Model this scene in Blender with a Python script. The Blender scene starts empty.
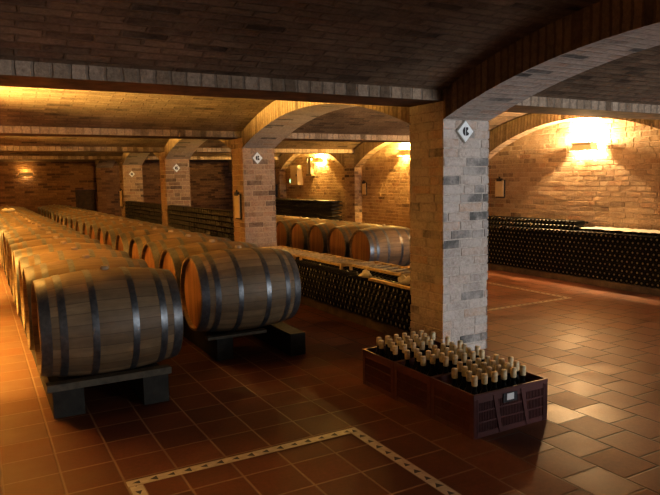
import bpy, math, random
from mathutils import Vector, Matrix
random.seed(7)
PI = math.pi
scene = bpy.context.scene
col = scene.collection

# ------------------------------------------------------------------ helpers
ORD = ['', 'first', 'second', 'third', 'fourth', 'fifth', 'sixth', 'seventh', 'eighth', 'ninth', 'tenth',
       'eleventh', 'twelfth', 'thirteenth', 'fourteenth', 'fifteenth', 'sixteenth', 'seventeenth', 'eighteenth',
       'nineteenth', 'twentieth', 'twenty-first', 'twenty-second', 'twenty-third', 'twenty-fourth', 'twenty-fifth',
       'twenty-sixth', 'twenty-seventh', 'twenty-eighth', 'twenty-ninth', 'thirtieth', 'thirty-first', 'thirty-second',
       'thirty-third', 'thirty-fourth', 'thirty-fifth', 'thirty-sixth']


class MB:
    """collects verts / faces / uvs (metres) / material slots and links them as one mesh object"""
    def __init__(self):
        self.v = []; self.f = []; self.uv = []; self.m = []; self.s = []

    def face(self, pts, uvs=None, m=0, smooth=False):
        b = len(self.v)
        self.v += [tuple(p) for p in pts]
        self.f.append(tuple(range(b, b + len(pts))))
        if uvs is None:
            uvs = box_uv(pts)
        self.uv.append(list(uvs)); self.m.append(m); self.s.append(smooth)

    def grid(self, rows, uvf=None, m=0, smooth=True, closed=False):
        """rows of equal length share their verts; uvf(i, j) gives uv"""
        b = len(self.v); n = len(rows[0])
        for r in rows:
            self.v += [tuple(p) for p in r]
        for i in range(len(rows) - 1):
            for j in range(n if closed else n - 1):
                k = (j + 1) % n
                self.f.append((b + i * n + j, b + i * n + k, b + (i + 1) * n + k, b + (i + 1) * n + j))
                if uvf:
                    self.uv.append([uvf(i, j), uvf(i, j + 1), uvf(i + 1, j + 1), uvf(i + 1, j)])
                else:
                    self.uv.append([(0, 0)] * 4)
                self.m.append(m); self.s.append(smooth)

    def box(self, x0, x1, y0, y1, z0, z1, m=0, skip=''):
        P = lambda a, b, c: ((x0, x1)[a], (y0, y1)[b], (z0, z1)[c])
        F = {'-z': [(0, 0, 0), (0, 1, 0), (1, 1, 0), (1, 0, 0)], '+z': [(0, 0, 1), (1, 0, 1), (1, 1, 1), (0, 1, 1)],
             '-y': [(0, 0, 0), (1, 0, 0), (1, 0, 1), (0, 0, 1)], '+y': [(1, 1, 0), (0, 1, 0), (0, 1, 1), (1, 1, 1)],
             '-x': [(0, 1, 0), (0, 0, 0), (0, 0, 1), (0, 1, 1)], '+x': [(1, 0, 0), (1, 1, 0), (1, 1, 1), (1, 0, 1)]}
        for k, q in F.items():
            if k not in skip.split():
                self.face([P(*a) for a in q], m=m)

    def prism(self, poly, d, m=0):
        """closed prism: poly = list of Vector (planar, ccw seen from +normal), extruded by -d"""
        d = Vector(d); n = len(poly)
        a = [Vector(p) for p in poly]; b = [p - d for p in a]
        self.face(a, m=m); self.face(list(reversed(b)), m=m)
        for i in range(n):
            j = (i + 1) % n
            self.face([a[j], a[i], b[i], b[j]], m=m)

    def lathe(self, prof, origin=(0, 0, 0), axis='z', seg=16, m=0, flip=1.0):
        """prof = [(r, h)...] revolved about the axis"""
        o = Vector(origin); rows = []
        for r, h in prof:
            row = []
            for k in range(seg):
                a = 2 * PI * k / seg
                c, s = r * math.cos(a), r * math.sin(a)
                if axis == 'z': q = (c, s, h)
                elif axis == 'x': q = (h, c, s)
                else: q = (s, h, c)
                row.append(o + Vector(q))
            rows.append(row)
        self.grid(rows, lambda i, j: (j / seg, i * .1), m=m, closed=True)

    def build(self, name, mats, parent=None, merge=False):
        me = bpy.data.meshes.new(name)
        me.from_pydata(self.v, [], self.f)
        uvl = me.uv_layers.new(name='UVMap')
        flat = [c for q in self.uv for t in q for c in t]
        uvl.data.foreach_set('uv', flat)
        if not isinstance(mats, (list, tuple)): mats = [mats]
        for mt in mats: me.materials.append(mt)
        me.polygons.foreach_set('material_index', self.m)
        me.polygons.foreach_set('use_smooth', self.s)
        me.update()
        o = bpy.data.objects.new(name, me); col.objects.link(o)
        if parent is not None: o.parent = parent
        return o


def box_uv(pts):
    p = [Vector(q) for q in pts]
    n = (p[1] - p[0]).cross(p[2] - p[0])
    if len(p) > 3 and n.length < 1e-12: n = (p[2] - p[1]).cross(p[3] - p[1])
    a = [abs(c) for c in n]
    if a[0] >= a[1] and a[0] >= a[2]: return [(q.y, q.z) for q in p]
    if a[1] >= a[2]: return [(q.x, q.z) for q in p]
    return [(q.x, q.y) for q in p]


def tag(o, label=None, cat=None, group=None, kind=None):
    if label: o['label'] = label
    if cat: o['category'] = cat
    if group: o['group'] = group
    if kind: o['kind'] = kind
    return o


def empty(name, loc=(0, 0, 0), rot=(0, 0, 0)):
    o = bpy.data.objects.new(name, None); o.empty_display_size = .1
    col.objects.link(o); o.location = loc; o.rotation_euler = rot
    return o


def copy_tree(o, parent=None):
    c = o.copy(); col.objects.link(c)
    if parent is not None: c.parent = parent
    for ch in list(o.children): copy_tree(ch, c)
    return c


# ------------------------------------------------------------------ materials
class NT:
    def __init__(self, name):
        self.mat = bpy.data.materials.new(name); self.mat.use_nodes = True
        self.t = self.mat.node_tree; self.t.nodes.clear()
        self.out = self.n('ShaderNodeOutputMaterial'); self.b = self.n('ShaderNodeBsdfPrincipled')
        self.l(self.b.outputs[0], self.out.inputs[0])

    def n(self, typ, **kw):
        x = self.t.nodes.new(typ)
        for k, v in kw.items(): setattr(x, k, v)
        return x

    def l(self, a, b): self.t.links.new(a, b)

    def set(self, node, idx, val):
        if hasattr(val, 'links'): self.l(val, node.inputs[idx])
        else: node.inputs[idx].default_value = val

    def math(self, op, a, b=None, c=None):
        x = self.n('ShaderNodeMath', operation=op)
        self.set(x, 0, a)
        if b is not None: self.set(x, 1, b)
        if c is not None: self.set(x, 2, c)
        return x.outputs[0]

    def mix(self, f, a, b, blend='MIX'):
        x = self.n('ShaderNodeMix', data_type='RGBA', blend_type=blend)
        self.set(x, 0, f); self.set(x, 6, a); self.set(x, 7, b)
        return x.outputs[2]

    def noise(self, vec, scale, detail=4, rough=.6, dist=0):
        x = self.n('ShaderNodeTexNoise')
        if vec is not None: self.l(vec, x.inputs['Vector'])
        x.inputs['Scale'].default_value = scale; x.inputs['Detail'].default_value = detail
        x.inputs['Roughness'].default_value = rough; x.inputs['Distortion'].default_value = dist
        return x.outputs

    def ramp(self, fac, stops, interp='LINEAR'):
        x = self.n('ShaderNodeValToRGB'); x.color_ramp.interpolation = interp
        e = x.color_ramp.elements
        while len(e) < len(stops): e.new(.5)
        for el, (p, c) in zip(e, stops):
            el.position = p; el.color = c if len(c) == 4 else (*c, 1)
        self.l(fac, x.inputs[0])
        return x.outputs[0]

    def bump(self, h, strength=.5, dist=.01):
        x = self.n('ShaderNodeBump'); x.inputs['Strength'].default_value = strength
        x.inputs['Distance'].default_value = dist
        self.l(h, x.inputs['Height']); self.l(x.outputs[0], self.b.inputs['Normal'])

    def base(self, c): self.set(self.b, 'Base Color', c if hasattr(c, 'links') else (*c, 1))
    def rough(self, r): self.set(self.b, 'Roughness', r)


def simple(name, c, rough=.6, metal=0.0, noise=0.0, nscale=20, bump=0.0):
    m = NT(name)
    m.rough(rough); m.set(m.b, 'Metallic', metal)
    if noise > 0 or bump > 0:
        tc = m.n('ShaderNodeTexCoord').outputs['Object']
        f = m.noise(tc, nscale)[0]
        lo = tuple(max(0, k * (1 - noise)) for k in c); hi = tuple(k * (1 + noise) for k in c)
        m.base(m.ramp(f, [(.3, lo), (.7, hi)]))
        if bump > 0: m.bump(f, bump, .004)
    else:
        m.base(c)
    return m.mat


def brick(name, stops, mortar, bw=.26, bh=.075, ms=.011, rough=.9, grime=(.35, .75), dark=(.05, .035, .025), grimeamt=.5,
          bump=.9, wash=None, offset=.5):
    m = NT(name)
    uv = m.n('ShaderNodeTexCoord').outputs['UV']
    obj = m.n('ShaderNodeTexCoord').outputs['Object']
    nz = m.noise(obj, 9, 3)[1]
    off = m.n('ShaderNodeVectorMath', operation='MULTIPLY_ADD')
    m.l(nz, off.inputs[0]); off.inputs[1].default_value = (.03, .03, 0); m.l(uv, off.inputs[2])
    bt = m.n('ShaderNodeTexBrick'); bt.offset = offset
    m.l(off.outputs[0], bt.inputs['Vector'])
    bt.inputs['Color1'].default_value = (0, 0, 0, 1); bt.inputs['Color2'].default_value = (1, 1, 1, 1)
    bt.inputs['Mortar'].default_value = (.5, .5, .5, 1)
    bt.inputs['Scale'].default_value = 1; bt.inputs['Mortar Size'].default_value = ms
    bt.inputs['Mortar Smooth'].default_value = .5
    bt.inputs['Brick Width'].default_value = bw; bt.inputs['Row Height'].default_value = bh
    c = m.ramp(bt.outputs['Color'], stops)
    fine = m.noise(obj, 38, 5, .7)[0]
    c = m.mix(.55, c, m.ramp(fine, [(.25, (.25, .25, .25)), (.75, (1.6, 1.6, 1.6))]), 'MULTIPLY')
    if wash:
        w = m.noise(obj, 5.5, 5, .7)[0]
        wf = m.ramp(w, [(.42, (0, 0, 0)), (.66, (1, 1, 1))])
        c = m.mix(m.math('MULTIPLY', wf, wash[1]), c, (*wash[0], 1))
    c = m.mix(m.math('MULTIPLY', bt.outputs['Fac'], .5), c, (*mortar, 1))
    big = m.noise(obj, 1.1, 5, .65)[0]
    gf = m.math('MULTIPLY', m.ramp(big, [(grime[0], (1, 1, 1)), (grime[1], (0, 0, 0))]), grimeamt)
    c = m.mix(gf, c, (*dark, 1))
    m.base(c); m.rough(rough)
    h = m.math('ADD', m.math('MULTIPLY', bt.outputs['Fac'], -1.0), m.math('MULTIPLY', fine, .9))
    h = m.math('ADD', h, m.math('MULTIPLY', bt.outputs['Color'], .35))
    m.bump(h, bump, .014)
    m.set(m.b, 'Specular IOR Level', .25)
    return m.mat


def brick_geo(name, stops, rough=.9, wash=None, dark=(.05, .035, .025), grimeamt=.3, bump=.7):
    """for bricks that are modelled one by one inside a wall mesh: colour varies per brick"""
    m = NT(name)
    obj = m.n('ShaderNodeTexCoord').outputs['Object']
    g = m.n('ShaderNodeNewGeometry')
    c = m.ramp(g.outputs['Random Per Island'], stops)
    fine = m.noise(obj, 42, 6, .72)[0]; mid = m.noise(obj, 13, 4, .6)[0]
    c = m.mix(.6, c, m.ramp(fine, [(.28, (.35, .33, .3)), (.72, (1.5, 1.5, 1.5))]), 'MULTIPLY')
    if wash:
        wf = m.ramp(m.noise(obj, 7, 5, .7)[0], [(.42, (0, 0, 0)), (.62, (1, 1, 1))])
        c = m.mix(m.math('MULTIPLY', wf, wash[1]), c, (*wash[0], 1))
    gf = m.math('MULTIPLY', m.ramp(m.noise(obj, 1.3, 5, .65)[0], [(.35, (1, 1, 1)), (.62, (0, 0, 0))]), grimeamt)
    c = m.mix(gf, c, (*dark, 1))
    m.base(c); m.rough(rough); m.set(m.b, 'Specular IOR Level', .25)
    m.bump(m.math('ADD', fine, m.math('MULTIPLY', mid, 1.6)), bump, .012)
    return m.mat


def brick_skin(mb, o, u, v, n, L, H, bw=.25, bh=.075, gap=.011, d=.011, seed=0, m=0):
    """uneven bricks standing d proud of the plane through o spanned by u, v (n = outward)"""
    rr = random.Random(seed); o, u, v, n = Vector(o), Vector(u), Vector(v), Vector(n)
    rows = int(round(H / bh)); h = H / rows
    for r in range(rows):
        a = -bw * rr.uniform(.15, .85) if r % 2 else -bw * rr.uniform(0, .3)
        while a < L - .02:
            w = bw * rr.choice((1, 1, 1, .95, .5)) * rr.uniform(.93, 1.05)
            a0, a1 = max(0.0, a), min(L, a + w - gap); a += w
            if a1 - a0 < .03: continue
            z0, z1 = r * h + gap * .5 + rr.uniform(-.003, .003), (r + 1) * h - gap * .5 + rr.uniform(-.003, .003)
            j = lambda: rr.uniform(-.005, .003)
            base = d * rr.uniform(.6, 1.15)
            q = [(a0, z0), (a1, z0), (a1, z1), (a0, z1)]
            fr = []
            for (x, z) in q:
                sx = .004 if x == a0 else -.004; sz = .004 if z == z0 else -.004
                if x in (0.0, L): sx = 0
                fr.append(o + u * (x + sx + j() * .6 * (x not in (0.0, L))) + v * (z + sz + j() * .5) + n * (base + j() * .6))
            bk = [o + u * x + v * z for (x, z) in q]
            b = len(mb.v); mb.v += [tuple(p) for p in fr + bk]
            fs = [(0, 1, 2, 3), (4, 5, 1, 0), (5, 6, 2, 1), (6, 7, 3, 2), (7, 4, 0, 3)]
            if u.cross(v).dot(n) < 0: fs = [f[::-1] for f in fs]
            for f in fs:
                mb.f.append(tuple(b + i for i in f)); mb.m.append(m); mb.s.append(False)
                mb.uv.append([(mb.v[b + i][0] + mb.v[b + i][1], mb.v[b + i][2]) for i in f])


TAN = [(0, (.08, .055, .042)), (.12, (.24, .165, .115)), (.45, (.44, .31, .21)), (.8, (.55, .41, .29)), (1, (.38, .22, .13))]
GREY = [(0, (.11, .11, .105)), (.09, (.18, .17, .16)), (.14, (.42, .37, .33)), (.6, (.52, .45, .40)), (1, (.48, .36, .29))]
VAULT = [(0, (.07, .05, .04)), (.2, (.21, .145, .10)), (.75, (.33, .235, .165)), (1, (.23, .145, .10))]
M = {}
M['wall'] = brick('wall_brick', TAN, (.42, .33, .24), grimeamt=.35, wash=((.55, .45, .33), .4))
M['pillar'] = brick('pillar_brick', GREY, (.47, .41, .36), bw=.25, wash=((.58, .52, .47), .55), grimeamt=.15)
M['vault'] = brick('vault_brick', VAULT, (.19, .135, .095), grimeamt=.6, wash=((.36, .28, .20), .5), bump=1.0)
M['arch'] = brick('arch_brick', VAULT, (.09, .06, .04), bw=.24, bh=.07, grimeamt=.3, wash=((.5, .38, .25), .35), offset=0)
M['beam'] = brick('beam_brick', [(0, (.16, .115, .08)), (.3, (.36, .275, .20)), (1, (.46, .36, .275))], (.2, .17, .14), bw=.10, bh=.5,
                  grimeamt=.3)
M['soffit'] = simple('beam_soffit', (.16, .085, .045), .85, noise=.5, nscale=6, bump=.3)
M['wallbrick'] = brick_geo('wall_brick_rough', [(0, (.13, .09, .065)), (.07, (.26, .18, .12)), (.14, (.34, .24, .155)), (.6, (.40, .285, .185)), (.9, (.46, .34, .23)), (1, (.32, .19, .115))], wash=((.47, .37, .255), .45))
M['rearbrick'] = brick_geo('rear_pillar_brick', [(0, (.13, .09, .07)), (.08, (.24, .16, .11)), (.14, (.34, .24, .17)), (.6, (.40, .285, .20)), (1, (.36, .22, .14))], wash=((.44, .35, .27), .4), grimeamt=.2)
M['pillarbrick'] = brick_geo('pillar_brick_rough', [(0, (.12, .12, .115)), (.08, (.22, .21, .20)), (.13, (.40, .36, .33)), (.6, (.50, .435, .39)), (.85, (.46, .36, .30)), (1, (.50, .36, .26))], wash=((.55, .50, .46), .6), grimeamt=.12)
M['mortar'] = simple('wall_mortar', (.42, .33, .235), .95, noise=.25, nscale=30, bump=.5)
M['pillarmortar'] = simple('pillar_mortar', (.44, .39, .345), .95, noise=.25, nscale=30, bump=.5)
M['galv'] = simple('galvanised_hoop', (.16, .172, .185), .40, metal=.75, noise=.25, nscale=30)
M['timber'] = simple('dark_timber', (.026, .024, .019), .8, noise=.4, nscale=14, bump=.4)
M['plank'] = simple('grey_plank', (.10, .085, .06), .75, noise=.35, nscale=16, bump=.3)
M['lathdark'] = simple('dark_lath', (.06, .045, .025), .8)
M['lath'] = simple('pale_lath', (.60, .43, .20), .75, noise=.3, nscale=25, bump=.2)
M['plinth'] = simple('plinth_timber', (.12, .085, .05), .8, noise=.4, nscale=8, bump=.3)
M['glass'] = simple('dark_bottle_glass', (.004, .0045, .0035), .3)
M['glass'].node_tree.nodes['Principled BSDF'].inputs['Specular IOR Level'].default_value = .12
M['glassdust'] = simple('dusty_bottle_glass', (.008, .008, .006), .5, noise=.4, nscale=30)
M['punt'] = simple('bottle_punt_glint', (.30, .275, .22), .3)  # pale spot paints a glint on each bottle bottom
M['capsule'] = simple('tan_capsule', (.66, .55, .35), .55, noise=.35, nscale=40, bump=.2)
M['crate'] = simple('maroon_plastic', (.085, .024, .022), .38, noise=.2, nscale=12)
M['crate2'] = simple('maroon_plastic_panel', (.12, .032, .032), .5)
M['white'] = simple('white_enamel', (.72, .76, .78), .4, noise=.06, nscale=30)
M['dark'] = simple('black_paint', (.01, .011, .016), .5)
M['cream'] = simple('cream_card', (.62, .50, .32), .7, noise=.08)
M['creammetal'] = simple('cream_metal', (.6, .5, .33), .5)
M['cloth'] = simple('off_white_cloth', (.78, .72, .60), .9, noise=.12, nscale=25, bump=.4)
M['bung'] = simple('pale_bung', (.34, .28, .2), .6)
M['redbung'] = simple('bung_wood', (.25, .17, .1), .7)
M['door'] = simple('dark_door_wood', (.05, .028, .018), .7, noise=.4, nscale=9, bump=.3)
M['steel'] = simple('dull_steel', (.3, .28, .24), .45, metal=.7)


def emit(name, c, s):
    m = NT(name); m.base(c); m.set(m.b, 'Emission Color', (*c, 1)); m.set(m.b, 'Emission Strength', s)
    return m.mat


M['bulb'] = emit('warm_bulb', (1, .72, .36), 40)
M['green'] = emit('green_lamp', (.35, 1, .6), 2.2)


def oak_body():
    m = NT('barrel_oak')
    tc = m.n('ShaderNodeTexCoord').outputs['Object']
    s = m.n('ShaderNodeSeparateXYZ'); m.l(tc, s.inputs[0])
    rnd = m.n('ShaderNodeObjectInfo').outputs['Random']
    ang = m.math('MULTIPLY', m.math('ADD', m.math('DIVIDE', m.math('ARCTAN2', s.outputs[2], s.outputs[1]), 2 * PI), .5), 30)
    cell = m.math('FLOOR', ang); fr = m.math('FRACT', ang)
    wn = m.n('ShaderNodeTexWhiteNoise', noise_dimensions='2D')
    cb = m.n('ShaderNodeCombineXYZ'); m.l(cell, cb.inputs[0]); m.l(m.math('MULTIPLY', rnd, 91.7), cb.inputs[1]); m.l(cb.outputs[0], wn.inputs[0])
    edge = m.math('LESS_THAN', m.math('ABSOLUTE', m.math('SUBTRACT', fr, .5)), .465)
    mp = m.n('ShaderNodeVectorMath', operation='MULTIPLY'); m.l(tc, mp.inputs[0]); mp.inputs[1].default_value = (2.2, 22, 22)
    ad = m.n('ShaderNodeVectorMath', operation='ADD'); m.l(mp.outputs[0], ad.inputs[0]); m.l(m.math('MULTIPLY', rnd, 37.0), ad.inputs[1])
    grain = m.noise(ad.outputs[0], 1.0, 6, .7)[0]
    blot = m.noise(tc, 5, 4)[0]
    c = m.ramp(wn.outputs[0], [(0, (.19, .135, .08)), (.5, (.25, .18, .105)), (1, (.31, .225, .13))])
    c = m.mix(.6, c, m.ramp(grain, [(.25, (.4, .38, .36)), (.75, (1.3, 1.3, 1.3))]), 'MULTIPLY')
    c = m.mix(.5, c, m.ramp(blot, [(.3, (.55, .52, .5)), (.7, (1.2, 1.2, 1.2))]), 'MULTIPLY')
    c = m.mix(m.math('ADD', m.math('MULTIPLY', edge, .55), .45), (.07, .045, .025, 1), c)
    m.base(c); m.rough(.55)
    m.bump(m.math('ADD', m.math('MULTIPLY', edge, .5), m.math('MULTIPLY', grain, .4)), .35, .004)
    return m.mat


def oak_head():
    m = NT('barrel_head_oak')
    tc = m.n('ShaderNodeTexCoord').outputs['Object']
    s = m.n('ShaderNodeSeparateXYZ'); m.l(tc, s.inputs[0])
    a = m.math('DIVIDE', s.outputs[1], .085); cell = m.math('FLOOR', a); fr = m.math('FRACT', a)
    wn = m.n('ShaderNodeTexWhiteNoise', noise_dimensions='1D'); m.l(cell, wn.inputs['W'])
    edge = m.math('LESS_THAN', m.math('ABSOLUTE', m.math('SUBTRACT', fr, .5)), .475)
    mp = m.n('ShaderNodeVectorMath', operation='MULTIPLY'); m.l(tc, mp.inputs[0]); mp.inputs[1].default_value = (20, 24, 2.5)
    g = m.noise(mp.outputs[0], 1, 5)[0]
    c = m.ramp(wn.outputs[0], [(0, (.29, .15, .065)), (1, (.42, .235, .105))])
    c = m.mix(.4, c, m.ramp(g, [(.3, (.5, .5, .5)), (.7, (1.3, 1.3, 1.3))]), 'MULTIPLY')
    c = m.mix(edge, (.10, .055, .03, 1), c)
    m.base(c); m.rough(.6)
    return m.mat


def floor_mat():
    m = NT('terracotta_tiles')
    tc = m.n('ShaderNodeTexCoord').outputs['Object']
    s = m.n('ShaderNodeSeparateXYZ'); m.l(tc, s.inputs[0])
    T = .2705
    X = m.math('SUBTRACT', s.outputs[0], .02); Y = m.math('SUBTRACT', s.outputs[1], 2.655)
    u = m.math('DIVIDE', X, T); cu = m.math('FLOOR', u); fu = m.math('FRACT', u)
    right = m.math('GREATER_THAN', s.outputs[0], 1.913)
    sh = m.math('MULTIPLY', m.math('MULTIPLY', m.math('SUBTRACT', cu, 7), .42), right)
    v = m.math('SUBTRACT', m.math('DIVIDE', Y, T), sh); cv = m.math('FLOOR', v); fv = m.math('FRACT', v)
    du = m.math('SUBTRACT', .5, m.math('ABSOLUTE', m.math('SUBTRACT', fu, .5)))
    dv = m.math('SUBTRACT', .5, m.math('ABSOLUTE', m.math('SUBTRACT', fv, .5)))
    wob = m.math('MULTIPLY', m.math('SUBTRACT', m.noise(tc, 30, 3)[0], .5), .012)
    d = m.math('ADD', m.math('MINIMUM', du, dv), wob)
    tile = m.n('ShaderNodeMapRange'); m.l(d, tile.inputs[0])
    tile.inputs[1].default_value = .012; tile.inputs[2].default_value = .03
    t = tile.outputs[0]
    wn = m.n('ShaderNodeTexWhiteNoise', noise_dimensions='2D')
    cb = m.n('ShaderNodeCombineXYZ'); m.l(cu, cb.inputs[0]); m.l(cv, cb.inputs[1]); m.l(cb.outputs[0], wn.inputs[0])
    c = m.ramp(wn.outputs[0], [(0, (.150, .060, .030)), (.5, (.20, .083, .042)), (1, (.26, .118, .062))])
    n1 = m.noise(tc, 3.2, 5, .65)[0]; n2 = m.noise(tc, 45, 4, .7)[0]
    c = m.mix(.55, c, m.ramp(n1, [(.3, (.6, .58, .55)), (.7, (1.3, 1.3, 1.3))]), 'MULTIPLY')
    c = m.mix(.35, c, m.ramp(n2, [(.3, (.6, .6, .6)), (.7, (1.3, 1.3, 1.3))]), 'MULTIPLY')
    grout = m.mix(m.ramp(s.outputs[0], [(.0, (0, 0, 0)), (1, (1, 1, 1))]), (.30, .20, .13, 1), (.30, .20, .13, 1))
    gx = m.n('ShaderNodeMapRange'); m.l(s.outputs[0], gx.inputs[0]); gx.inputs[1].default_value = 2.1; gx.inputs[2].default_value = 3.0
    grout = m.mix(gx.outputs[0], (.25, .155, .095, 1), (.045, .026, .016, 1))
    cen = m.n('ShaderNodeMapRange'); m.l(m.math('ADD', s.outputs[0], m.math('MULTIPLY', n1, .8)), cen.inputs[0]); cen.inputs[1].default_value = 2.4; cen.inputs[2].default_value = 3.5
    c = m.mix(m.math('SUBTRACT', 1.0, cen.outputs[0]), c, (.62, .52, .50, 1), 'MULTIPLY')  # shade over the left and middle floor painted in by darkening the tiles
    lamplit = m.n('ShaderNodeMapRange'); m.l(m.math('ADD', s.outputs[0], m.math('MULTIPLY', n1, .5)), lamplit.inputs[0]); lamplit.inputs[1].default_value = .85; lamplit.inputs[2].default_value = .3
    c = m.mix(m.math('MULTIPLY', lamplit.outputs[0], .65), c, (.24, .14, .065, 1))  # yellow lamp glow on the left floor strip painted into the tile colour
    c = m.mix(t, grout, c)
    m.base(c)
    rg = m.ramp(m.math('ADD', m.math('MULTIPLY', n1, .6), m.math('MULTIPLY', wn.outputs[0], .4)), [(.25, (.34,) * 3), (.75, (.55,) * 3)])
    m.rough(m.math('ADD', rg, m.math('MULTIPLY', m.math('SUBTRACT', 1.0, cen.outputs[0]), .16)))
    spc = m.n('ShaderNodeMapRange'); m.l(s.outputs[0], spc.inputs[0]); spc.inputs[1].default_value = 2.0; spc.inputs[2].default_value = 3.2
    spc.inputs[3].default_value = .22; spc.inputs[4].default_value = .5
    m.set(m.b, 'Specular IOR Level', spc.outputs[0])
    h = m.math('ADD', t, m.math('MULTIPLY', n1, .5))
    h = m.math('ADD', h, m.math('MULTIPLY', wn.outputs[0], .25))
    h = m.math('ADD', h, m.math('MULTIPLY', n2, .10))
    m.bump(h, .55, .006)
    return m.mat


def border_mat():
    m = NT('ornament_border')
    uv = m.n('ShaderNodeTexCoord').outputs['UV']
    s = m.n('ShaderNodeSeparateXYZ'); m.l(uv, s.inputs[0])
    u = m.math('DIVIDE', s.outputs[0], .088)
    f = m.math('SUBTRACT', m.math('FRACT', u), .5)
    v = m.math('ABSOLUTE', s.outputs[1])                      # 0 in the middle, .5 at the edge
    cell = m.math('MODULO', m.math('FLOOR', u), 2.0)
    tri = m.math('LESS_THAN', v, m.math('MULTIPLY', m.math('ADD', f, .22), m.math('ADD', .55, m.math('MULTIPLY', cell, .2))))
    lim = m.math('LESS_THAN', f, .22)
    k = m.math('MULTIPLY', tri, lim)
    obj = m.n('ShaderNodeTexCoord').outputs['Object']
    nz = m.noise(obj, 25, 4)[0]
    cream = m.ramp(nz, [(.3, (.42, .36, .26)), (.7, (.64, .56, .42))])
    edge = m.math('GREATER_THAN', v, .43)
    c = m.mix(edge, cream, (.30, .22, .14, 1))
    c = m.mix(k, c, (.03, .028, .024, 1))
    m.base(c); m.rough(.5)
    return m.mat


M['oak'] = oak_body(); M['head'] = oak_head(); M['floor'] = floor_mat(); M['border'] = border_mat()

# ------------------------------------------------------------------ dimensions (metres), X across, Y along the nave
PX0, PX1 = 3.354, 3.852           # pillar line
PY = [-.37, 4.09, 8.53, 12.75, 16.95, 21.2]
PW = .46
XL, XR = -1.35, 8.0
XA = 7.80                         # face of the right wall pilasters
YB, YF = -4.6, 21.2
ZS, ZB, ZH = 1.98, 2.125, 2.21    # arch springing, beam underside, top of beam facing
RISE = .36


def circ(y0, y1, z0, rise, n=20, r_add=0.0):
    h = (y1 - y0) / 2; R = (h * h + rise * rise) / (2 * rise); cy = (y0 + y1) / 2; cz = z0 + rise - R
    a = math.asin(h / R); R2 = R + r_add
    return [(cy + R2 * math.sin(-a + 2 * a * i / n), cz + R2 * math.cos(-a + 2 * a * i / n), R * (2 * a * i / n)) for i in range(n + 1)]


# ------------------------------------------------------------------ room shell
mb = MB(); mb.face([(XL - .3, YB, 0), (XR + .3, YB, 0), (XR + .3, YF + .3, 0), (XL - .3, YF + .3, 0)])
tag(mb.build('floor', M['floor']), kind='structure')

mb = MB()
bays = [(YB, PY[0])] + [(PY[i] + PW, PY[i + 1]) for i in range(5)]
for (a, b) in bays:
    pr = circ(a, b, ZH, RISE, 18)
    rows = [[(x, y, z) for x in (XL, PX0, PX1, XA, XR + .02)] for y, z, s in pr]
    xs = (XL, PX0, PX1, XA, XR + .02)
    mb.grid(rows, lambda i, j: (xs[j], pr[i][2]), smooth=True)
for y in PY[:5]:                                               # flat brick over each beam, closing the vault feet
    mb.face([(XL, y, ZH), (XL, y + PW, ZH), (XR + .02, y + PW, ZH), (XR + .02, y, ZH)])
tag(mb.build('ceiling', M['vault']), kind='structure')

mb = MB(); mb.face([(XR, YF, 0), (XR, YB, 0), (XR, YB, 2.9), (XR, YF, 2.9)])
brick_skin(mb, (XR, 1.5, 0), (0, 1, 0), (0, 0, 1), (-1, 0, 0), 15.6, 2.4, seed=9, d=.007, gap=.009)
mb.m[0] = 1
tag(mb.build('wall_right', [M['wallbrick'], M['mortar']]), kind='structure')
mb = MB(); mb.face([(XL, YB, 0), (XL, YF, 0), (XL, YF, 2.9), (XL, YB, 2.9)])
tag(mb.build('wall_left', M['wall']), kind='structure')
M['farwall'] = brick('far_wall_brick', [(0, (.10, .05, .03)), (.4, (.25, .135, .07)), (1, (.34, .19, .10))], (.22, .14, .08), grimeamt=.4)
DX0, DX1, DZ = 2.72, 3.33, 1.335
mb = MB()
for (x0, x1, z0, z1) in ((XL, DX0, 0, 2.9), (DX1, XR, 0, 2.9), (DX0, DX1, DZ, 2.9)):
    mb.face([(x0, YF, z0), (x1, YF, z0), (x1, YF, z1), (x0, YF, z1)])
for (x0, x1) in ((DX0, DX0), (DX1, DX1)):
    mb.face([(x0, YF, 0), (x0, YF + .25, 0), (x0, YF + .25, DZ), (x0, YF, DZ)])
mb.face([(DX0, YF, DZ), (DX1, YF, DZ), (DX1, YF + .25, DZ), (DX0, YF + .25, DZ)])
tag(mb.build('wall_far', M['farwall']), kind='structure')
dr = tag(empty('door_1', (0, 0, 0)), kind='structure')
mb = MB()
for k in range(5):
    w = (DX1 - DX0) / 5
    mb.box(DX0 + k * w + .004, DX0 + (k + 1) * w - .004, YF + .12, YF + .16, .01, DZ - .01)
mb.build('door_leaf', M['door'], dr)
mb = MB()
for z in (.25, 1.05): mb.box(DX0 + .02, DX1 - .02, YF + .105, YF + .12, z, z + .09)
mb.build('door_brace', M['door'], dr)
# back wall behind the viewer with a wide open doorway that lets the daylight in
mb = MB()
for (x0, x1, z0, z1) in ((XL, 4.4, 0, 2.9), (7.4, XR, 0, 2.9), (4.4, 7.4, 2.1, 2.9)):
    mb.face([(x1, YB, z0), (x0, YB, z0), (x0, YB, z1), (x1, YB, z1)])
tag(mb.build('wall_back', M['wall']), kind='structure')

# cross beams (trim): brick facing on both sides, dark underside
tn = 1
for y in PY[:5]:
    for (x0, x1) in ((XL, PX0), (PX1, XR)):
        mb = MB()
        mb.box(x0, x1, y, y + PW, ZB, ZH + .0, skip='-z -x +x')
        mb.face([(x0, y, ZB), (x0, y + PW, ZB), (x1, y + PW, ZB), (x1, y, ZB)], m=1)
        tag(mb.build('trim_%d' % tn, [M['beam'], M['soffit']]), kind='structure'); tn += 1

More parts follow.
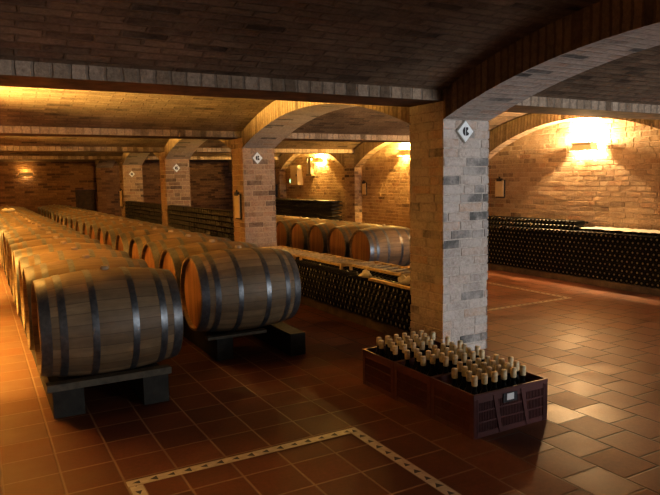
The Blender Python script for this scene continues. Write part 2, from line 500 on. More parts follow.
# arches of the pillar line (trim) : face between the intrados and the vault, and the soffit
def arch(y0, y1):
    global tn
    pr = circ(y0, y1, ZS, RISE, 24)
    vt = circ(y0, y1, ZH, RISE, 24)
    mb = MB()
    for x, sg in ((PX0, 1), (PX1, -1)):
        rows = [[(x, vt[i][0], vt[i][1] + .03) for i in range(25)], [(x, pr[i][0], pr[i][1]) for i in range(25)]]
        mb.grid(rows, lambda i, j: ((.0, .235)[1 - i], pr[j][2] if j < 25 else 0), m=0, smooth=False)
    rows = [[(x, pr[i][0], pr[i][1]) for x in (PX0, PX1)] for i in range(25)]
    mb.grid(rows, lambda i, j: ((PX0, PX1)[j], pr[i][2]), m=1, smooth=True)
    tag(mb.build('trim_%d' % tn, [M['arch'], M['pillar']]), kind='structure'); tn += 1

for i in range(5):
    arch(PY[i] + PW, PY[i + 1])
arch(YB, PY[0])

# right wall: flat pilasters and wall arches
for i in range(6):
    mb = MB()
    y0 = PY[i]; y1 = y0 + PW
    if i < 5:
        mb.box(XA, XR + .02, y0, y1, 0, ZB, skip='-z +x')
        tag(mb.build('trim_%d' % tn, M['wall']), kind='structure'); tn += 1
for i in range(5):
    y0, y1 = PY[i] + PW, PY[i + 1]
    pr = circ(y0, y1, 1.79, .56, 24); vt = circ(y0, y1, ZH, RISE, 24)
    mb = MB()
    mb.grid([[(XA, vt[k][0], vt[k][1] + .03) for k in range(25)], [(XA, pr[k][0], pr[k][1]) for k in range(25)]],
            lambda i, j: ((.0, .235)[1 - i], pr[min(j, 24)][2]), smooth=False)
    mb.grid([[(x, pr[k][0], pr[k][1]) for x in (XA, XR + .02)] for k in range(25)], lambda i, j: ((XA, XR)[j], pr[i][2]), m=1)
    tag(mb.build('trim_%d' % tn, [M['arch'], M['wall']]), kind='structure'); tn += 1

# inlaid border strips in the floor (trim)
def strip(pts):
    global tn
    mb = MB(); hw = .036
    for (x0, y0), (x1, y1) in zip(pts[:-1], pts[1:]):
        d = Vector((x1 - x0, y1 - y0, 0)); L = d.length; d.normalize(); nrm = Vector((-d.y, d.x, 0))
        a = Vector((x0, y0, .003)) - d * hw; b = Vector((x1, y1, .003)) - d * hw
        mb.face([a - nrm * hw, b - nrm * hw, b + nrm * hw, a + nrm * hw], [(0, -.5), (L, -.5), (L, .5), (0, .5)])
    tag(mb.build('trim_%d' % tn, M['border']), kind='structure'); tn += 1

strip([(.60, .2), (.60, 3.138), (1.887, 3.138), (1.887, .2)])
strip([(4.2, 5.30), (6.33, 5.30), (6.33, 8.1)])

# ------------------------------------------------------------------ pillars
names = [None, 'front pillar, bricks whitewashed grey, one side lit orange', 'second pillar back, beside the raised barrel row',
         'third pillar back, behind the stacked bottles of the barrel hall', 'fourth pillar back, slimmest and farthest in view']
LP = ['square brick pillar nearest the viewer, behind the bottle crates',
      'square brick pillar behind the second barrel row with a pale board on it',
      'square brick pillar rising between the two long dark bottle stacks',
      'farthest narrow brick pillar at the end of the dark bottle stacks']
for k, i in enumerate((1, 2, 3, 4)):
    mb = MB()
    y0 = PY[i]; j = .008
    n = 6
    d = .007; H = ZS + .15; W = PX1 - PX0
    mb.box(PX0 + d, PX1 - d, y0 + d, y0 + PW - d, 0, H, m=1, skip='-z')
    brick_skin(mb, (PX0, y0 + d, 0), (1, 0, 0), (0, 0, 1), (0, -1, 0), W, H, seed=40 + i, d=d, gap=.009)
    brick_skin(mb, (PX0, y0 + PW - d, 0), (1, 0, 0), (0, 0, 1), (0, 1, 0), W, H, seed=50 + i, d=d, gap=.009)
    brick_skin(mb, (PX0 + d, y0, 0), (0, 1, 0), (0, 0, 1), (-1, 0, 0), PW, H, seed=60 + i, d=d, gap=.009)
    brick_skin(mb, (PX1 - d, y0, 0), (0, 1, 0), (0, 0, 1), (1, 0, 0), PW, H, seed=70 + i, d=d, gap=.009)
    o = mb.build('brick_pillar', [M['pillarbrick'] if i == 1 else M['rearbrick'], M['pillarmortar'] if i == 1 else M['mortar']])
    tag(o, LP[k], 'pillar', 'brick pillars of the cellar')
mb = MB(); mb.box(PX0, PX1, PY[0], PY[0] + PW, 0, ZS + .15, skip='-z'); tag(mb.build('trim_%d' % tn, M['pillar']), kind='structure'); tn += 1
mb = MB(); mb.box(PX0, PX1, PY[5] - .12, PY[5] + .1, 0, ZS + .15, skip='-z'); tag(mb.build('trim_%d' % tn, M['farwall']), kind='structure'); tn += 1

# diamond signs
def diamond(y, z, w, h, label, plain=False):
    t = empty('diamond_sign', (PX0 + .222, y - .006, z)); tag(t, label, 'sign', 'white diamond signs on the pillars')
    mb = MB()
    mb.prism([(-w / 2, -.012, 0), (0, -.012, -h / 2), (w / 2, -.012, 0), (0, -.012, h / 2)], (0, -.012, 0))
    mb.build('plate', M['white'], t)
    mb = MB()
    a = w / 2 + .012; b = h / 2 + .012
    mb.prism([(-a, -.004, 0), (0, -.004, -b), (a, -.004, 0), (0, -.004, b)], (0, -.004, 0))
    mb.build('backing', M['steel'], t)
    mb = MB(); r = w * .2
    # left crescent block and a right hand C shaped block, split by a thin light gap
    lft = [(r * math.cos(a) * .95 - .002, -.0135, r * 1.12 * math.sin(a)) for a in [PI / 2 + .12 + (PI - .24) * i / 14 for i in range(15)]]
    lft = [(min(p[0], -.004), p[1], p[2]) for p in lft]
    mb.face(lft[::-1])
    c = [(.0, r), (r * .75, r * 1.05), (r * .8, r * .55), (r * .45, r * .2), (r * .45, -r * .1), (r * 1.05, -r * .45), (r * .8, -r * .95), (.0, -r * 1.1)]
    mb.face([(x, -.0135, zz) for x, zz in reversed(c)][::1])
    em = mb.build('emblem', M['dark'], t)
    return t

diamond(PY[1], 1.885, .165, .175, 'white diamond sign with dark emblem high on the nearest pillar')
diamond(PY[2], 1.838, .15, .165, 'white diamond sign on the pillar behind the second barrel row')
diamond(PY[3], 1.80, .15, .165, 'white diamond sign on the pillar between the dark bottle stacks')
diamond(PY[4], 1.75, .15, .165, 'smallest white diamond sign, on the farthest pillar')

# hanging boards
def board(loc, rotz, w, h, label):
    t = empty('hanging_board', loc, (0, 0, rotz)); tag(t, label, 'board', 'pale boards hung on the brickwork')
    mb = MB(); mb.box(-w / 2, w / 2, -.03, -.015, -h / 2, h / 2); mb.build('panel', M['cream'], t)
    mb = MB(); mb.box(-w / 2 + .01, w / 2 + .02, -.015, 0, -h / 2 - .02, h / 2 + .01); mb.build('backing', M['timber'], t)
    mb = MB(); mb.box(-w * .3, w * .3, -.042, -.01, h / 2 - .015, h / 2 + .035)
    mb.lathe([(.0, -.006), (.018, -.006), (.018, .006), (0, .006)], (0, -.026, h / 2 + .05), 'y', 10)
    mb.build('clip', M['dark'], t)
board((PX0 - .004, 8.74, 1.145), -PI / 2, .19, .34, 'pale narrow board hung on the lit side of the pillar by the barrels')
board((PX0 - .004, 17.22, 1.12), -PI / 2, .25, .42, 'pale board hung on the farthest pillar')
board((XR - .014, 8.19, 1.31), -PI / 2, .19, .28, 'pale board with dark clip on the right wall beside the nearest pillar')
board((XR - .014, 12.60, 1.29), -PI / 2, .16, .27, 'small pale board on the yellow lit wall above the far barrels')

# ------------------------------------------------------------------ wall lamps
LAMPS = []
def sconce(loc, rotz, label, col_, power, w0=.31, w1=.42, h=.12, z_up=.05, down=None, room=0):
    t = empty('wall_lamp', loc, (0, 0, rotz))
    if label: tag(t, label, 'lamp', 'beige wall uplighters')
    mb = MB()
    # flared front plate and sides, wall at local y = 0, room towards -y
    f0, f1 = -.19, -.16
    A = [(-w1 / 2, f0, -h / 2), (w1 / 2, f0, -h / 2), (w0 / 2, f1 - .01, h * .15), (w0 / 2 + .02, f1 - .02, h / 2), (-w0 / 2 - .02, f1 - .02, h / 2), (-w0 / 2, f1 - .01, h * .15)]
    mb.face(A); mb.face([(p[0], p[1] + .006, p[2]) for p in reversed(A)])
    for sgn in (-1, 1):
        P = [(sgn * w1 / 2, f0, -h / 2), (sgn * w0 / 2, f1 - .01, h * .15), (sgn * (w0 / 2 + .02), f1 - .02, h / 2), (sgn * (w0 / 2 + .02), -.05, h / 2), (sgn * w1 / 2, -.05, -h / 2)]
        mb.face(P if sgn > 0 else P[::-1])
    mb.build('lamp_shade', M['creammetal'], t)
    mb = MB(); mb.box(-.06, .06, -.012, 0, -h / 2, h / 2); mb.box(-.012, .012, -.09, -.01, -.012, .012); mb.build('wall_plate', M['creammetal'], t)
    mb = MB(); mb.lathe([(0, -.10), (.012, -.10), (.016, -.08), (.016, .08), (.012, .10), (0, .10)], (0, -.10, .0), 'x', 10)
    mb.build('bulb', M['bulb'], t)
    R = Matrix.Rotation(rotz, 4, 'Z')
    if room:
        l = bpy.data.lights.new('wall_lamp_light', 'SPOT'); l.energy = room; l.color = col_; l.shadow_soft_size = .05
        l.spot_size = math.radians(104); l.spot_blend = .5
        lo = bpy.data.objects.new('wall_lamp_light', l); col.objects.link(lo)
        lo.location = Vector(loc) + (R @ Vector((0, -.13, .10)))
        lo.rotation_euler = (R @ Vector((0, -.74, .67))).to_track_quat('-Z', 'Y').to_euler()
    if down is None:
        l = bpy.data.lights.new('wall_lamp_light', 'POINT'); l.energy = power; l.color = col_; l.shadow_soft_size = .03
        lo = bpy.data.objects.new('wall_lamp_light', l); col.objects.link(lo)
        lo.location = Vector(loc) + (R @ Vector((0, -.115, z_up)))
    else:                                     # shaded lamp: one wide beam up along the vault, one narrower beam down the wall
        for e, elev, half, z in ((power, 59, 63, .09), (down, -72, 42, -.075)):
            l = bpy.data.lights.new('wall_lamp_light', 'SPOT'); l.energy = e; l.color = col_; l.shadow_soft_size = .05
            l.spot_size = math.radians(2 * half); l.spot_blend = .35
            lo = bpy.data.objects.new('wall_lamp_light', l); col.objects.link(lo)
            lo.location = Vector(loc) + (R @ Vector((0, -.115, z)))
            d = R @ Vector((0, -math.cos(math.radians(elev)), math.sin(math.radians(elev))))
            lo.rotation_euler = d.to_track_quat('-Z', 'Y').to_euler()
    return t

WARM = (1.0, .57, .13); WARM2 = (1.0, .67, .34)
sconce((XR, 6.40, 1.935), -PI / 2, 'beige flared wall lamp glowing on the brick wall above the right bottle rack', WARM2, 330, z_up=.085, room=900)
sconce((XR, 10.86, 2.05), -PI / 2, 'glowing wall lamp partly hidden behind the nearest pillar', (1.0, .62, .17), 380, z_up=.085, room=900)
sconce((XR, 14.75, 2.03), -PI / 2, 'glowing wall lamp beside the cream electrical cabinet', (1.0, .62, .17), 380, z_up=.085, room=900)
t = sconce((1.35, YF, 1.83), PI * 0, 'faint beige wall lamp on the far end wall', WARM, 5, z_up=.085)
for y, e, dn in ((1.9, 10, 60), (6.5, 6000, 520), (10.9, 5500, 700), (14.9, 5500, 800), (19.0, 1300, 250)):
    t = sconce((XL, y, 2.0), PI / 2, None, (1.0, .63, .17), e, down=dn)
    tag(t, 'beige wall lamp on the left side wall, %s from the front' % ORD[[1.9, 6.5, 10.9, 14.9, 19.0].index(y) + 1], 'lamp', 'beige wall uplighters')

# electrical fittings on the right wall
t = empty('wall_mounted_cabinet', (XR, 16.06, 1.66), (0, 0, -PI / 2)); tag(t, 'cream electrical cabinet on the wall above the far bottle stack', 'cabinet')
mb = MB(); mb.box(-.23, .23, -.16, 0, -.27, .27); mb.build('case', M['creammetal'], t)
mb = MB(); mb.box(-.215, .215, -.175, -.161, -.25, .25); d = mb.build('door', M['cream'], t)
mb = MB(); mb.box(.17, .19, -.195, -.175, -.03, .03); mb.build('handle', M['dark'], d)
t = empty('wall_mounted_lamp', (XR, 16.52, 1.5), (0, 0, -PI / 2)); tag(t, 'small green glowing indicator lamp beside the cream cabinet', 'lamp')
mb = MB(); mb.box(-.08, .08, -.05, 0, -.09, .09); mb.build('case', M['white'], t)
mb = MB(); mb.lathe([(0, -.075), (.045, -.07), (.055, -.05)], (0, 0, 0), 'y', 14); mb.build('lens', M['green'], t)
t = empty('wall_mounted_box', (XA, 17.2, 1.22), (0, 0, -PI / 2)); tag(t, 'dark narrow upright box on the wall beyond the green lamp', 'box')
mb = MB(); mb.box(-.09, .09, -.07, 0, -.19, .19); mb.build('case', M['dark'], t)
mb = MB(); mb.box(-.075, .075, -.08, -.071, -.175, .175); mb.build('lid', M['timber'], t)
t = empty('conduit_frame', (XR, 15.32, 1.9), (0, 0, -PI / 2)); tag(t, 'narrow grey upright metal frame on the wall left of the lamp', 'frame')
mb = MB()
for x in (-.1, .1): mb.box(x - .02, x + .02, -.08, 0, -.22, .24)
mb.box(-.12, .12, -.08, 0, .2, .24); mb.build('uprights', M['steel'], t)
mb = MB(); mb.box(-.13, .2, -.1, 0, -.27, -.22); mb.build('shelf', M['plinth'], t)

# ------------------------------------------------------------------ barrels
BL, BR, BH = .895, .362, .312
def brad(x): return BR - (BR - BH) * (2 * x / BL) ** 2

def make_barrel():
    t = empty('wine_barrel')
    hl = BL / 2; mb = MB()
    prof = [(brad(x), x) for x in [-hl + BL * i / 24 for i in range(25)]]
    inner = BH - .022
    mb.lathe(prof, axis='x', seg=48)
    for s in (-1, 1):
        mb.lathe([(BH, s * hl), (inner + .004, s * hl)], axis='x', seg=48)
        mb.lathe([(inner + .004, s * hl), (inner, s * (hl - .035))], axis='x', seg=48)
    body = mb.build('staves', M['oak'], t)
    for s in (-1, 1):
        mb = MB(); x = s * (hl - .033)
        mb.lathe([(0.0001, x), (inner * .5, x), (inner + .002, x)], axis='x', seg=48)
        mb.build('barrel_head', M['head'], t)
    for c, w in ((.915, .055), (.70, .045), (.28, .042)):
        for s in (-1, 1):
            x = s * c * hl; mb = MB(); a, b = x - w / 2, x + w / 2
            if c > .9: a, b = (x - w / 2, s * hl - .004) if s > 0 else (s * hl + .004, x + w / 2)
            mb.lathe([(brad(a) + .0026, a), (brad((a + b) / 2) + .003, (a + b) / 2), (brad(b) + .0026, b)], axis='x', seg=48)
            mb.lathe([(brad(a) - .002, a), (brad(a) + .0026, a)], axis='x', seg=48)
            mb.lathe([(brad(b) + .0026, b), (brad(b) - .002, b)], axis='x', seg=48)
            mb.build('hoop', M['galv'], t)
    mb = MB()
    mb.lathe([(.030, BR - .004), (.030, BR + .010), (.024, BR + .022), (.0001, BR + .022)], axis='z', seg=14)
    mb.build('bung', M['bung'], t)
    return t

proto = make_barrel(); used = [False]
def place_barrel(x, y, z, label, group, tilt, rz=0):
    o = proto if not used[0] else copy_tree(proto)
    used[0] = True
    o.location = (x, y, z); o.rotation_euler = (tilt, 0, rz)
    for k in ('label', 'category', 'group'):
        if k in o: del o[k]
    tag(o, label, 'barrel', group)
    return o

PITCH = .742; ZC = .562
NB1 = 22
y = 4.52
for k in range(NB1):
    if k == 0: lb = 'grey-brown oak barrel at the near end of the left row, standing in shadow'
    else: lb = 'oak barrel in the left row, %s back from the near end' % ORD[k + 1]
    place_barrel(.735 + random.uniform(-.012, .012) * (k > 0), y + random.uniform(-.006, .006), ZC, lb, 'barrels in the left row',
                 random.uniform(-.1, .1) if k else .05, random.uniform(-.012, .012))
    y += PITCH
y = 5.20
for k in range(21):
    if k == 0: lb = 'oak barrel at the near end of the second row, orange head lit, grey hoops'
    else: lb = 'oak barrel in the second row, %s back from the near end' % ORD[k + 1]
    place_barrel(1.98 + random.uniform(-.012, .012) * (k > 0), y + random.uniform(-.006, .006), ZC, lb, 'barrels in the second row',
                 random.uniform(-.1, .1) if k else -.05, random.uniform(-.012, .012))
    y += PITCH
y = 8.37
for k in range(7):
    lb = '%s oak barrel from the right in the row behind the low bottle stack' % ORD[k + 1]
    place_barrel(5.64, y, .405, lb, 'barrels behind the low bottle stack', random.uniform(-.1, .1))
    y += PITCH

# timber rails below the barrels (each one a long beam) and cross planks
def beam(name, x0, x1, y0, y1, z0, z1, mat, label, cat, group=None):
    b = .006; mb = MB()
    pts = []
    mb.box(x0, x1, y0, y1, z0, z1)
    o = mb.build(name, mat); tag(o, label, cat, group)
    md = o.modifiers.new('bevel', 'BEVEL'); md.width = b; md.segments = 2
    return o
for x0, x1, y0, y1, lb in ((.345, .535, 4.30, 21.0, 'dark square timber rail under the left end of the left barrel row'),
                           (.905, 1.075, 4.25, 21.0, 'dark square timber rail under the right end of the left barrel row'),
                           (1.685, 1.825, 5.00, 20.6, 'dark timber rail under the lit heads of the second barrel row'),
                           (2.275, 2.415, 4.80, 20.6, 'dark timber rail sticking out under the right end of the second barrel row'),
                           (5.35, 5.48, 8.05, 13.2, 'dark timber rail under the heads of the row behind the bottle stack'),
                           (5.80, 5.93, 8.05, 13.2, 'dark timber rail under the far ends of the row behind the bottle stack')):
    zr = .193 if x0 < 3 else .036
    beam('timber_rail', x0, x1, y0, y1, .002, zr, M['timber'], lb, 'beam', 'timber rails under the barrels')
beam('cross_plank', .31, 1.10, 4.25, 4.33, .193, .238, M['plank'], 'grey plank lying across the rails under the nearest left barrel', 'plank', 'planks chocking the barrels')
beam('cross_plank', 1.60, 2.13, 4.975, 5.05, .193, .217, M['plank'], 'grey plank lying under the nearest barrel of the second row', 'plank', 'planks chocking the barrels')

# cloth on a distant barrel
def crumple(name, loc, sx, sy, sz, mat, label, seed, rot=0, cat='cloth'):
    rr = random.Random(seed); mb = MB(); rows = []
    ph = [rr.uniform(0, 6.28) for _ in range(6)]
    for i in range(9):
        th = PI * i / 8; row = []
        for j in range(18):
            a = 2 * PI * j / 18
            k = 1 + .16 * math.sin(3 * a + ph[0] + th) + .12 * math.sin(5 * a + ph[1] - 2 * th) + .10 * math.sin(7 * a + 3 * th + ph[2])
            zz = math.cos(th); q = math.sin(th) * k
            row.append((sx * q * math.cos(a) * (1 + .45 * abs(math.cos(a))), sy * q * math.sin(a), max(0.0, sz * (zz * .5 + .5) * (1 + .25 * math.sin(2 * a + ph[3])) * (1 - .45 * math.exp(-(math.cos(a) * q / .35) ** 2)))))
        rows.append(row)
    mb.grid(rows, closed=True)
    o = mb.build(name, mat); o.location = loc; o.rotation_euler = (0, 0, rot)
    tag(o, label, cat); return o
crumple('cloth_bundle', (.60, 4.52 + 15 * PITCH, .9285), .09, .07, .09, M['cloth'], 'small pale cloth bundle on a distant barrel of the left row', 3)

# ------------------------------------------------------------------ bottles
def bottle_profile(r=.0365, h=.30, punt=True):
    p = []
    if punt: p += [(.0001, .010), (.009, .010), (.0145, .013), (.029, .0)]
    p += [(r - .004, 0), (r, .005), (r, .185), (r * .92, .205), (.019, .235), (.0145, .25), (.0135, .285), (.0165, .287), (.0165, .297), (.0135, h), (.0001, h)]
    return p

def bottle_mesh(seg):
    """lying bottle, bottom towards -X at x = 0"""
    mb = MB(); pr = bottle_profile()
    mb.lathe(pr[2:], axis='x', seg=seg, m=0)
    mb.lathe(pr[:3], axis='x', seg=seg, m=1)
    return mb

lying = bottle_mesh(16).build('wine_bottle', [M['glass'], M['punt']])
lying_used = [False]
def lay(x, y, z, label, group):
    o = lying if not lying_used[0] else lying.copy()
    if lying_used[0]: col.objects.link(o)
    lying_used[0] = True
    for k in ('label', 'category', 'group'):
        if k in o: del o[k]
    o.location = (x + random.uniform(-.006, .006), y, z); o.rotation_euler = (random.uniform(0, 6.28), 0, 0)
    tag(o, label, 'bottle', group)
    return o

def pile(name, spots, label, seg=8, mats=None, short=False, cat='bottles'):
    """many lying bottles nobody could count one by one, as one mesh"""
    b = MB(); pr = bottle_profile()
    src = MB(); src.lathe(pr[2:], axis='x', seg=seg, m=0); src.lathe(pr[:3], axis='x', seg=seg, m=1)
    for (x, y, z, d) in spots:
        n = len(b.v)
        b.v += [(x + d * (vx), y + vy * d, z + vz) for vx, vy, vz in src.v]
        b.f += [tuple(i + n for i in f) for f in src.f]
        b.uv += src.uv; b.m += src.m; b.s += src.s
    o = b.build(name, mats or [M['glass'], M['punt']])
    tag(o, label, cat, kind='stuff'); return o

DX = .0735; DZ_ = .0635
# low stack between the two nearest pillars : bottoms on the X = 3.37 face
LOWX = 3.372; LZ0 = .105
rest = []; nlow = 0
for r in range(6):
    yy0 = 4.60 + (r % 2) * DX / 2
    for c in range(52):
        yy = yy0 + c * DX
        if yy > 8.46: continue
        zz = LZ0 + .037 + r * DZ_
        if yy < 6.95:
            lay(LOWX, yy, zz, 'bottle end in low stack behind crates, %s row up, %s left of pillar' % (ORD[r + 1], ORD[c + 1]), 'bottles in the low stack between two pillars')
            nlow += 1
        else:
            rest.append((LOWX + random.uniform(-.006, .006), yy, zz, 1))
# second depth of the low stack (top layers only are ever seen)
for r in (4, 5):
    for c in range(52):
        yy = 4.60 + (r % 2) * DX / 2 + c * DX
        if yy < 8.46: rest.append((LOWX + .612, yy, LZ0 + .037 + r * DZ_, -1))
pile('stacked_bottles', rest, 'dark bottles at the far end and back of the low stack between two pillars', 10)

# long rack along the right wall
RX = 7.36; RZ0 = .085
rest = []; nr = 0
for r in range(10):
    for c in range(64):
        yy = 4.30 + (r % 2) * DX / 2 + c * DX
        if yy > 8.42: continue
        zz = RZ0 + .037 + r * DZ_
        if 4.60 < yy < 5.52:
            ci = int(round((yy - (r % 2) * DX / 2 - 4.30) / DX)) - 4
            lay(RX, yy, zz, 'bottle end in right wall stack, %s row up, %s from its right end' % (ORD[r + 1], ORD[max(1, ci)]), 'bottles in the stack along the right wall')
            nr += 1
        elif yy > 5.5:
            rest.append((RX + random.uniform(-.006, .006), yy, zz, 1))
# raised top layers at the far part and second depth
for r in (10, 11):
    for c in range(64):
        yy = 6.20 + (r % 2) * DX / 2 + c * DX
        if yy < 8.42: rest.append((RX + .10 + (r - 10) * .06, yy, RZ0 + .037 + r * DZ_, 1))
for r in (8, 9):
    for c in range(64):
        yy = 4.60 + (r % 2) * DX / 2 + c * DX
        if yy < 8.42: rest.append((RX + .612, yy, RZ0 + .037 + r * DZ_, -1))
pile('stacked_bottles', rest, 'dark bottles in the rest of the long stack along the right wall', 12)
print('individual lying bottles', nlow, nr)

# plinths
beam('plinth_board', LOWX + .03, LOWX + .6, 4.56, 8.5, .002, LZ0 - .002, M['plinth'], 'dark plinth under the low bottle stack between two pillars', 'plinth')
beam('plinth_board', RX - .03, XR - .02, 4.58, 8.46, .002, RZ0 - .002, M['plinth'], 'brown timber plinth under the long bottle stack by the right wall', 'plinth')

# pale dusty sheet on top of the right rack
mb = MB(); rr = random.Random(5); rows = []
for i in range(40):
    yy = 4.62 + i * (6.15 - 4.62) / 39
    rows.append([(RX + .16 + .43 * j / 7, yy, RZ0 + .065 + 9 * DZ_ + .026 + rr.uniform(.006, .02)) for j in range(8)])
mb.grid(rows, smooth=True)
o = mb.build('plastic_sheet', simple('dusty_sheet', (.55, .53, .46), .35, noise=.25, nscale=18, bump=.5)); tag(o, 'pale dusty plastic sheet lying along the top of the right wall stack', 'sheet')

# frames, laths and cloths on the low stack
zt = LZ0 + .037 + 5 * DZ_ + .0385
def lath(x0, x1, y0, y1, z0, z1, lb, group=None, mat='lath'):
    return beam('wooden_lath', x0, x1, y0, y1, z0, z1, M[mat], lb, 'lath', group)
G = 'pale laths on the low stack'
lath(3.375, 3.42, 4.58, 5.28, zt, zt + .022, 'pale lath along the front top edge of the low stack, beside the pillar', G)
def rack_frame(x0, x1, y0, y1, z0, z1, lb, n):
    t = empty('slatted_tray', ((x0 + x1) / 2, (y0 + y1) / 2, z0)); tag(t, lb, 'tray', 'slatted trays on the low stack')
    hx, hy = (x1 - x0) / 2, (y1 - y0) / 2; H = z1 - z0
    for s in (-1, 1):
        mb = MB(); mb.box(s * hx - .011, s * hx + .011, -hy, hy, H - .028, H); mb.build('rail', M['lath'], t)
        mb = MB(); mb.box(-hx + .011, hx - .011, s * hy - .011, s * hy + .011, H - .028, H); mb.build('end_rail', M['lath'], t)
        for q in (-1, 1):
            mb = MB(); mb.box(s * hx - .014, s * hx + .014, q * (hy - .013) - .014, q * (hy - .013) + .014, 0, H - .028); mb.build('post', M['lath'], t)
    for k in range(n):
        y = -hy + (k + 1) * 2 * hy / (n + 1)
        mb = MB(); mb.box(-hx + .011, hx - .011, y - .008, y + .008, H - .022, H - .004); mb.build('slat', M['lath'], t)
rack_frame(3.60, 3.93, 5.02, 6.00, zt, zt + .075, 'pale slatted tray on the low stack nearest the pillar', 5)
rack_frame(3.55, 3.90, 6.10, 7.15, zt, zt + .06, 'pale slatted tray in the middle of the low stack', 6)
rack_frame(3.52, 3.87, 7.25, 8.38, zt, zt + .06, 'pale slatted tray at the far end of the low stack', 6)
crumple('crumpled_cloth', (3.435, 5.42, zt + .002), .065, .06, .075, M['cloth'], 'crumpled off-white cloth on the front edge of the low stack', 11, 1.4)
crumple('crumpled_cloth', (3.53, 4.86, zt + .002), .075, .06, .085, M['cloth'], 'crumpled off-white cloth on the low stack touching the nearest pillar', 12, 1.3)

# tall stacks between the rear pillars : level layers with pale laths between them
def tall_stack(x, y0, y1, z0, layers, d, label, lathlabel, front=None, laths=True):
    spots = []
    for r in range(layers):
        yy = y0 + .04
        while yy < y1 - .035:
            spots.append((x + random.uniform(-.012, .012), yy, z0 + .0385 + r * .086, d)); yy += .076
            if random.random() < .02: yy += .01
    pile('stacked_bottles', spots, label, 8, [M['glassdust'], M['glassdust']])
    if laths:
        for r in range(layers + 1):
            zz = z0 - .0095 + r * .086
            x0, x1 = sorted((x + .05 * d, x + .09 * d))
            lath(x0, x1, y0 - .0, y1 + .0, zz, zz + .009, lathlabel % ORD[r + 1], label.replace('dark bottles in', 'laths in'), 'lathdark')
tall_stack(3.36, PY[2] + PW + .02, PY[3] - .005, .115, 11, 1, 'dark bottles in the tall stack between the second and third pillars',
           'thin lath between bottle layers of the nearer tall stack, %s from the bottom')
tall_stack(3.36, PY[3] + PW + .02, PY[4] - .005, .115, 11, 1, 'dark bottles in the tall stack between the third and fourth pillars',
           'thin lath between bottle layers of the farther tall stack, %s from the bottom')
tall_stack(7.45, PY[3] + PW + .03, PY[4] - .05, .165, 10, 1, 'dark bottles in the far stack under the electrical cabinet',
           'thin lath between bottle layers under the cabinet, %s from the bottom')
for (x, y0, y1, z1, lb) in ((3.40, PY[2] + PW + .01, PY[3] - .01, .104, 'dark plinth under the nearer tall bottle stack'),
                            (3.40, PY[3] + PW + .01, PY[4] - .01, .104, 'dark plinth under the farther tall bottle stack'),
                            (7.47, PY[3] + PW + .01, PY[4] - .01, .154, 'dark plinth under the bottle stack below the cabinet')):
    beam('plinth_board', x, x + .38, y0, y1, .002, z1, M['plinth'], lb, 'plinth')
    pass
# board walls behind the tall stacks

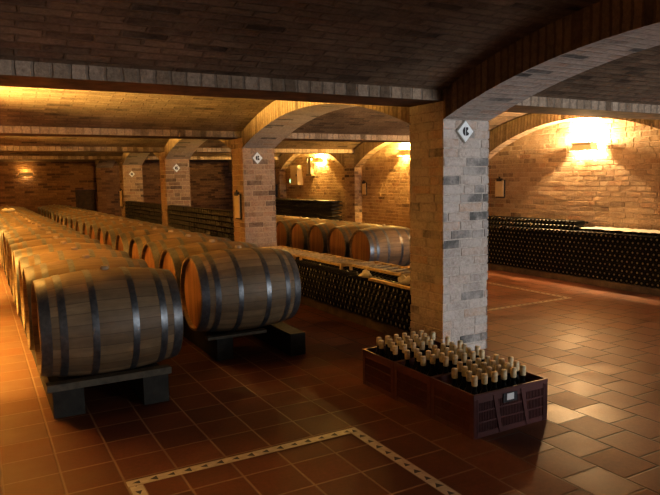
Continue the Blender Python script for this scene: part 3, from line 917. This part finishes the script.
# ------------------------------------------------------------------ crates of upright bottles
CX0, CX1, CH = 2.405, 3.005, .262
def crate(y0, y1, label, sticker):
    w = CX1 - CX0; d = y1 - y0
    t = empty('bottle_crate', ((CX0 + CX1) / 2, (y0 + y1) / 2, .001)); tag(t, label, 'crate', 'maroon plastic bottle crates')
    hx, hy = w / 2 - .002, d / 2 - .002
    def panel(name, L, place):
        """slotted wall of length L in local (u, z), outside at n = 0"""
        mb = MB()
        def bx(u0, u1, n0, n1, z0, z1, m=0):
            ps = [place(u, n, z) for u in (u0, u1) for n in (n0, n1) for z in (z0, z1)]
            xs = [p[0] for p in ps]; ys = [p[1] for p in ps]
            mb.box(min(xs), max(xs), min(ys), max(ys), z0, z1, m)
        l = L / 2 - .03
        bx(-l, l, .012, .016, .01, CH - .03, 1)                       # thin web behind the ribs
        for z0, z1 in ((.0, .03), (CH - .055, CH - .022), (.085, .092), (.15, .157)): bx(-l, l, .003, .012, z0, z1)
        n = int(2 * l / .0125)
        for k in range(n + 1):
            u = -l + 2 * l * k / n
            bx(u - .0028, u + .0028, .005, .012, .03, CH - .055)
        return mb.build(name, [M['crate'], M['crate2']], t)
    panel('slotted_wall', w, lambda u, n, z: (u, -hy + n, z))
    panel('slotted_wall', w, lambda u, n, z: (u, hy - n, z))
    panel('slotted_wall', d, lambda u, n, z: (-hx + n, u, z))
    panel('slotted_wall', d, lambda u, n, z: (hx - n, u, z))
    for sx in (-1, 1):
        for sy in (-1, 1):
            mb = MB(); x0, x1 = sorted((sx * hx, sx * (hx - .034))); ya, yb = sorted((sy * hy, sy * (hy - .034)))
            mb.box(x0, x1, ya, yb, 0, CH - .02)
            for k in range(3):
                u = x0 + .006 + k * .011
                mb.box(u, u + .004, min(ya, yb) - (.003 if sy < 0 else 0), max(ya, yb) + (.003 if sy > 0 else 0), .005, CH - .03)
            mb.build('corner_post', M['crate'], t)
    mb = MB(); q = .012; z0, z1 = CH - .022, CH
    mb.box(-hx - .001, hx + .001, -hy - .001, -hy + q, z0, z1); mb.box(-hx - .001, hx + .001, hy - q, hy + .001, z0, z1)
    mb.box(-hx - .001, -hx + q, -hy + q, hy - q, z0, z1); mb.box(hx - q, hx + .001, -hy + q, hy - q, z0, z1)
    mb.build('rim', M['crate'], t)
    for s in (-1, 1):                                                # sloping braces left and right of the handle bay
        mb = MB(); yb = -hy + .004
        top, bot = s * .085, s * .135
        if s > 0: top, bot = s * .088, s * .138
        top, bot = (s * .135, s * .085) if s < 0 else (s * .085, s * .135)
        mb.prism([(bot - .012, yb - .006, .004), (bot + .012, yb - .006, .004), (top + .016, yb - .006, CH - .022), (top - .016, yb - .006, CH - .022)], (0, -.012, 0))
        mb.build('brace', M['crate'], t)
    mb = MB(); mb.box(-hx + .02, hx - .02, -hy + .02, hy - .02, .004, .012); mb.build('crate_floor', M['crate'], t)
    if sticker:
        mb = MB(); x = -.022
        mb.box(x - .05, x + .062, -hy - .004, -hy + .004, CH - .085, CH - .03); mb.build('label_holder', M['dark'], t)
        mb = MB(); mb.box(x - .024, x + .032, -hy - .0065, -hy - .0042, CH - .073, CH - .033); o = mb.build('sticker', M['white'], t); o['label'] = 'small white paper label'
    return t
crate(2.656, 3.054, 'maroon slotted plastic crate nearest the viewer, white label on its front', True)
crate(3.056, 3.454, 'maroon slotted plastic crate in the middle of three, full of bottles', False)
crate(3.456, 3.854, 'maroon slotted plastic crate farthest of three, against the pillar', False)

def upright():
    mb = MB(); pr = bottle_profile(.037, .30)
    mb.lathe(pr, axis='z', seg=18)
    b = mb.build('wine_bottle', M['glass'])
    mb = MB()
    mb.lathe([(.0148, .276), (.0182, .279), (.0186, .30), (.0186, .331), (.0168, .336), (.0001, .337)], axis='z', seg=16)
    c = mb.build('capsule', M['capsule'], b); c['label'] = 'tan capsule over the neck'
    return b
up = upright(); upu = [False]
nup = 0
for ci, (ya, word) in enumerate(((2.656, 'nearest'), (3.056, 'middle'), (3.456, 'farthest'))):
    for r in range(4):
        sh = (0, .037, .001, .038)[r] if ci != 1 else (.037, .0, .036, .002)[r]
        n_in_row = 0
        for c in range(7):
            if sh + c * .0775 > .472: continue
            if (ci, r, c) in ((0, 3, 0), (1, 0, 0), (1, 3, 2), (2, 1, 5), (2, 0, 5), (0, 0, 6)): continue
            n_in_row += 1
            o = up if not upu[0] else copy_tree(up)
            upu[0] = True
            for k in ('label', 'category', 'group'):
                if k in o: del o[k]
            x = CX0 + .0655 + sh + c * .0775 + random.uniform(-.0008, .0008); yy = ya + .067 + r * .0885 + random.uniform(-.001, .001)
            o.location = (x, yy, .0145 + .0 * r + random.choice((0, 0, .004, .008)) * 0); o.rotation_euler = (random.uniform(-.004, .004), random.uniform(-.004, .004), random.uniform(0, 6))
            tag(o, 'tan-capped bottle in %s crate, %s row from front, %s from left' % (word, ORD[r + 1], ORD[n_in_row]), 'bottle', 'tan-capped bottles standing in the crates')
            nup += 1
print('upright', nup)

# ------------------------------------------------------------------ light, world, camera
def area(name, loc, target, sx, sy, e, c):
    l = bpy.data.lights.new(name, 'AREA'); l.shape = 'RECTANGLE'; l.size = sx; l.size_y = sy; l.energy = e; l.color = c; l.spread = math.radians(180)
    o = bpy.data.objects.new(name, l); col.objects.link(o); o.location = loc
    o.rotation_euler = (Vector(target) - Vector(loc)).to_track_quat('-Z', 'Y').to_euler()
    return o
area('doorway_daylight', (5.9, YB - .15, 1.1), (4.6, 3, 1.9), 2.8, 1.9, 400, (.93, .965, 1.0))

w = bpy.data.worlds.new('world'); scene.world = w; w.use_nodes = True
w.node_tree.nodes['Background'].inputs[0].default_value = (.6, .7, .9, 1)
w.node_tree.nodes['Background'].inputs[1].default_value = .03

F_PX = 630.97
cam = bpy.data.cameras.new('camera'); cam.sensor_width = 36; cam.lens = 36 * F_PX / 660; cam.clip_end = 100
co = bpy.data.objects.new('camera', cam); col.objects.link(co)
yaw, pitch, roll = .508510, .1059536, -.01676803
fw = Vector((math.sin(yaw) * math.cos(pitch), math.cos(yaw) * math.cos(pitch), -math.sin(pitch)))
rt = Vector((math.cos(yaw), -math.sin(yaw), 0)); upv = rt.cross(fw)
rt2 = rt * math.cos(roll) + upv * math.sin(roll); up2 = -rt * math.sin(roll) + upv * math.cos(roll)
mw = Matrix((rt2, up2, -fw)).transposed().to_4x4(); mw.translation = Vector((0, 0, 1.5))
co.matrix_world = mw
scene.camera = co
scene.view_settings.view_transform = 'Standard'
scene.view_settings.look = 'Medium High Contrast'
scene.view_settings.exposure = 0.12
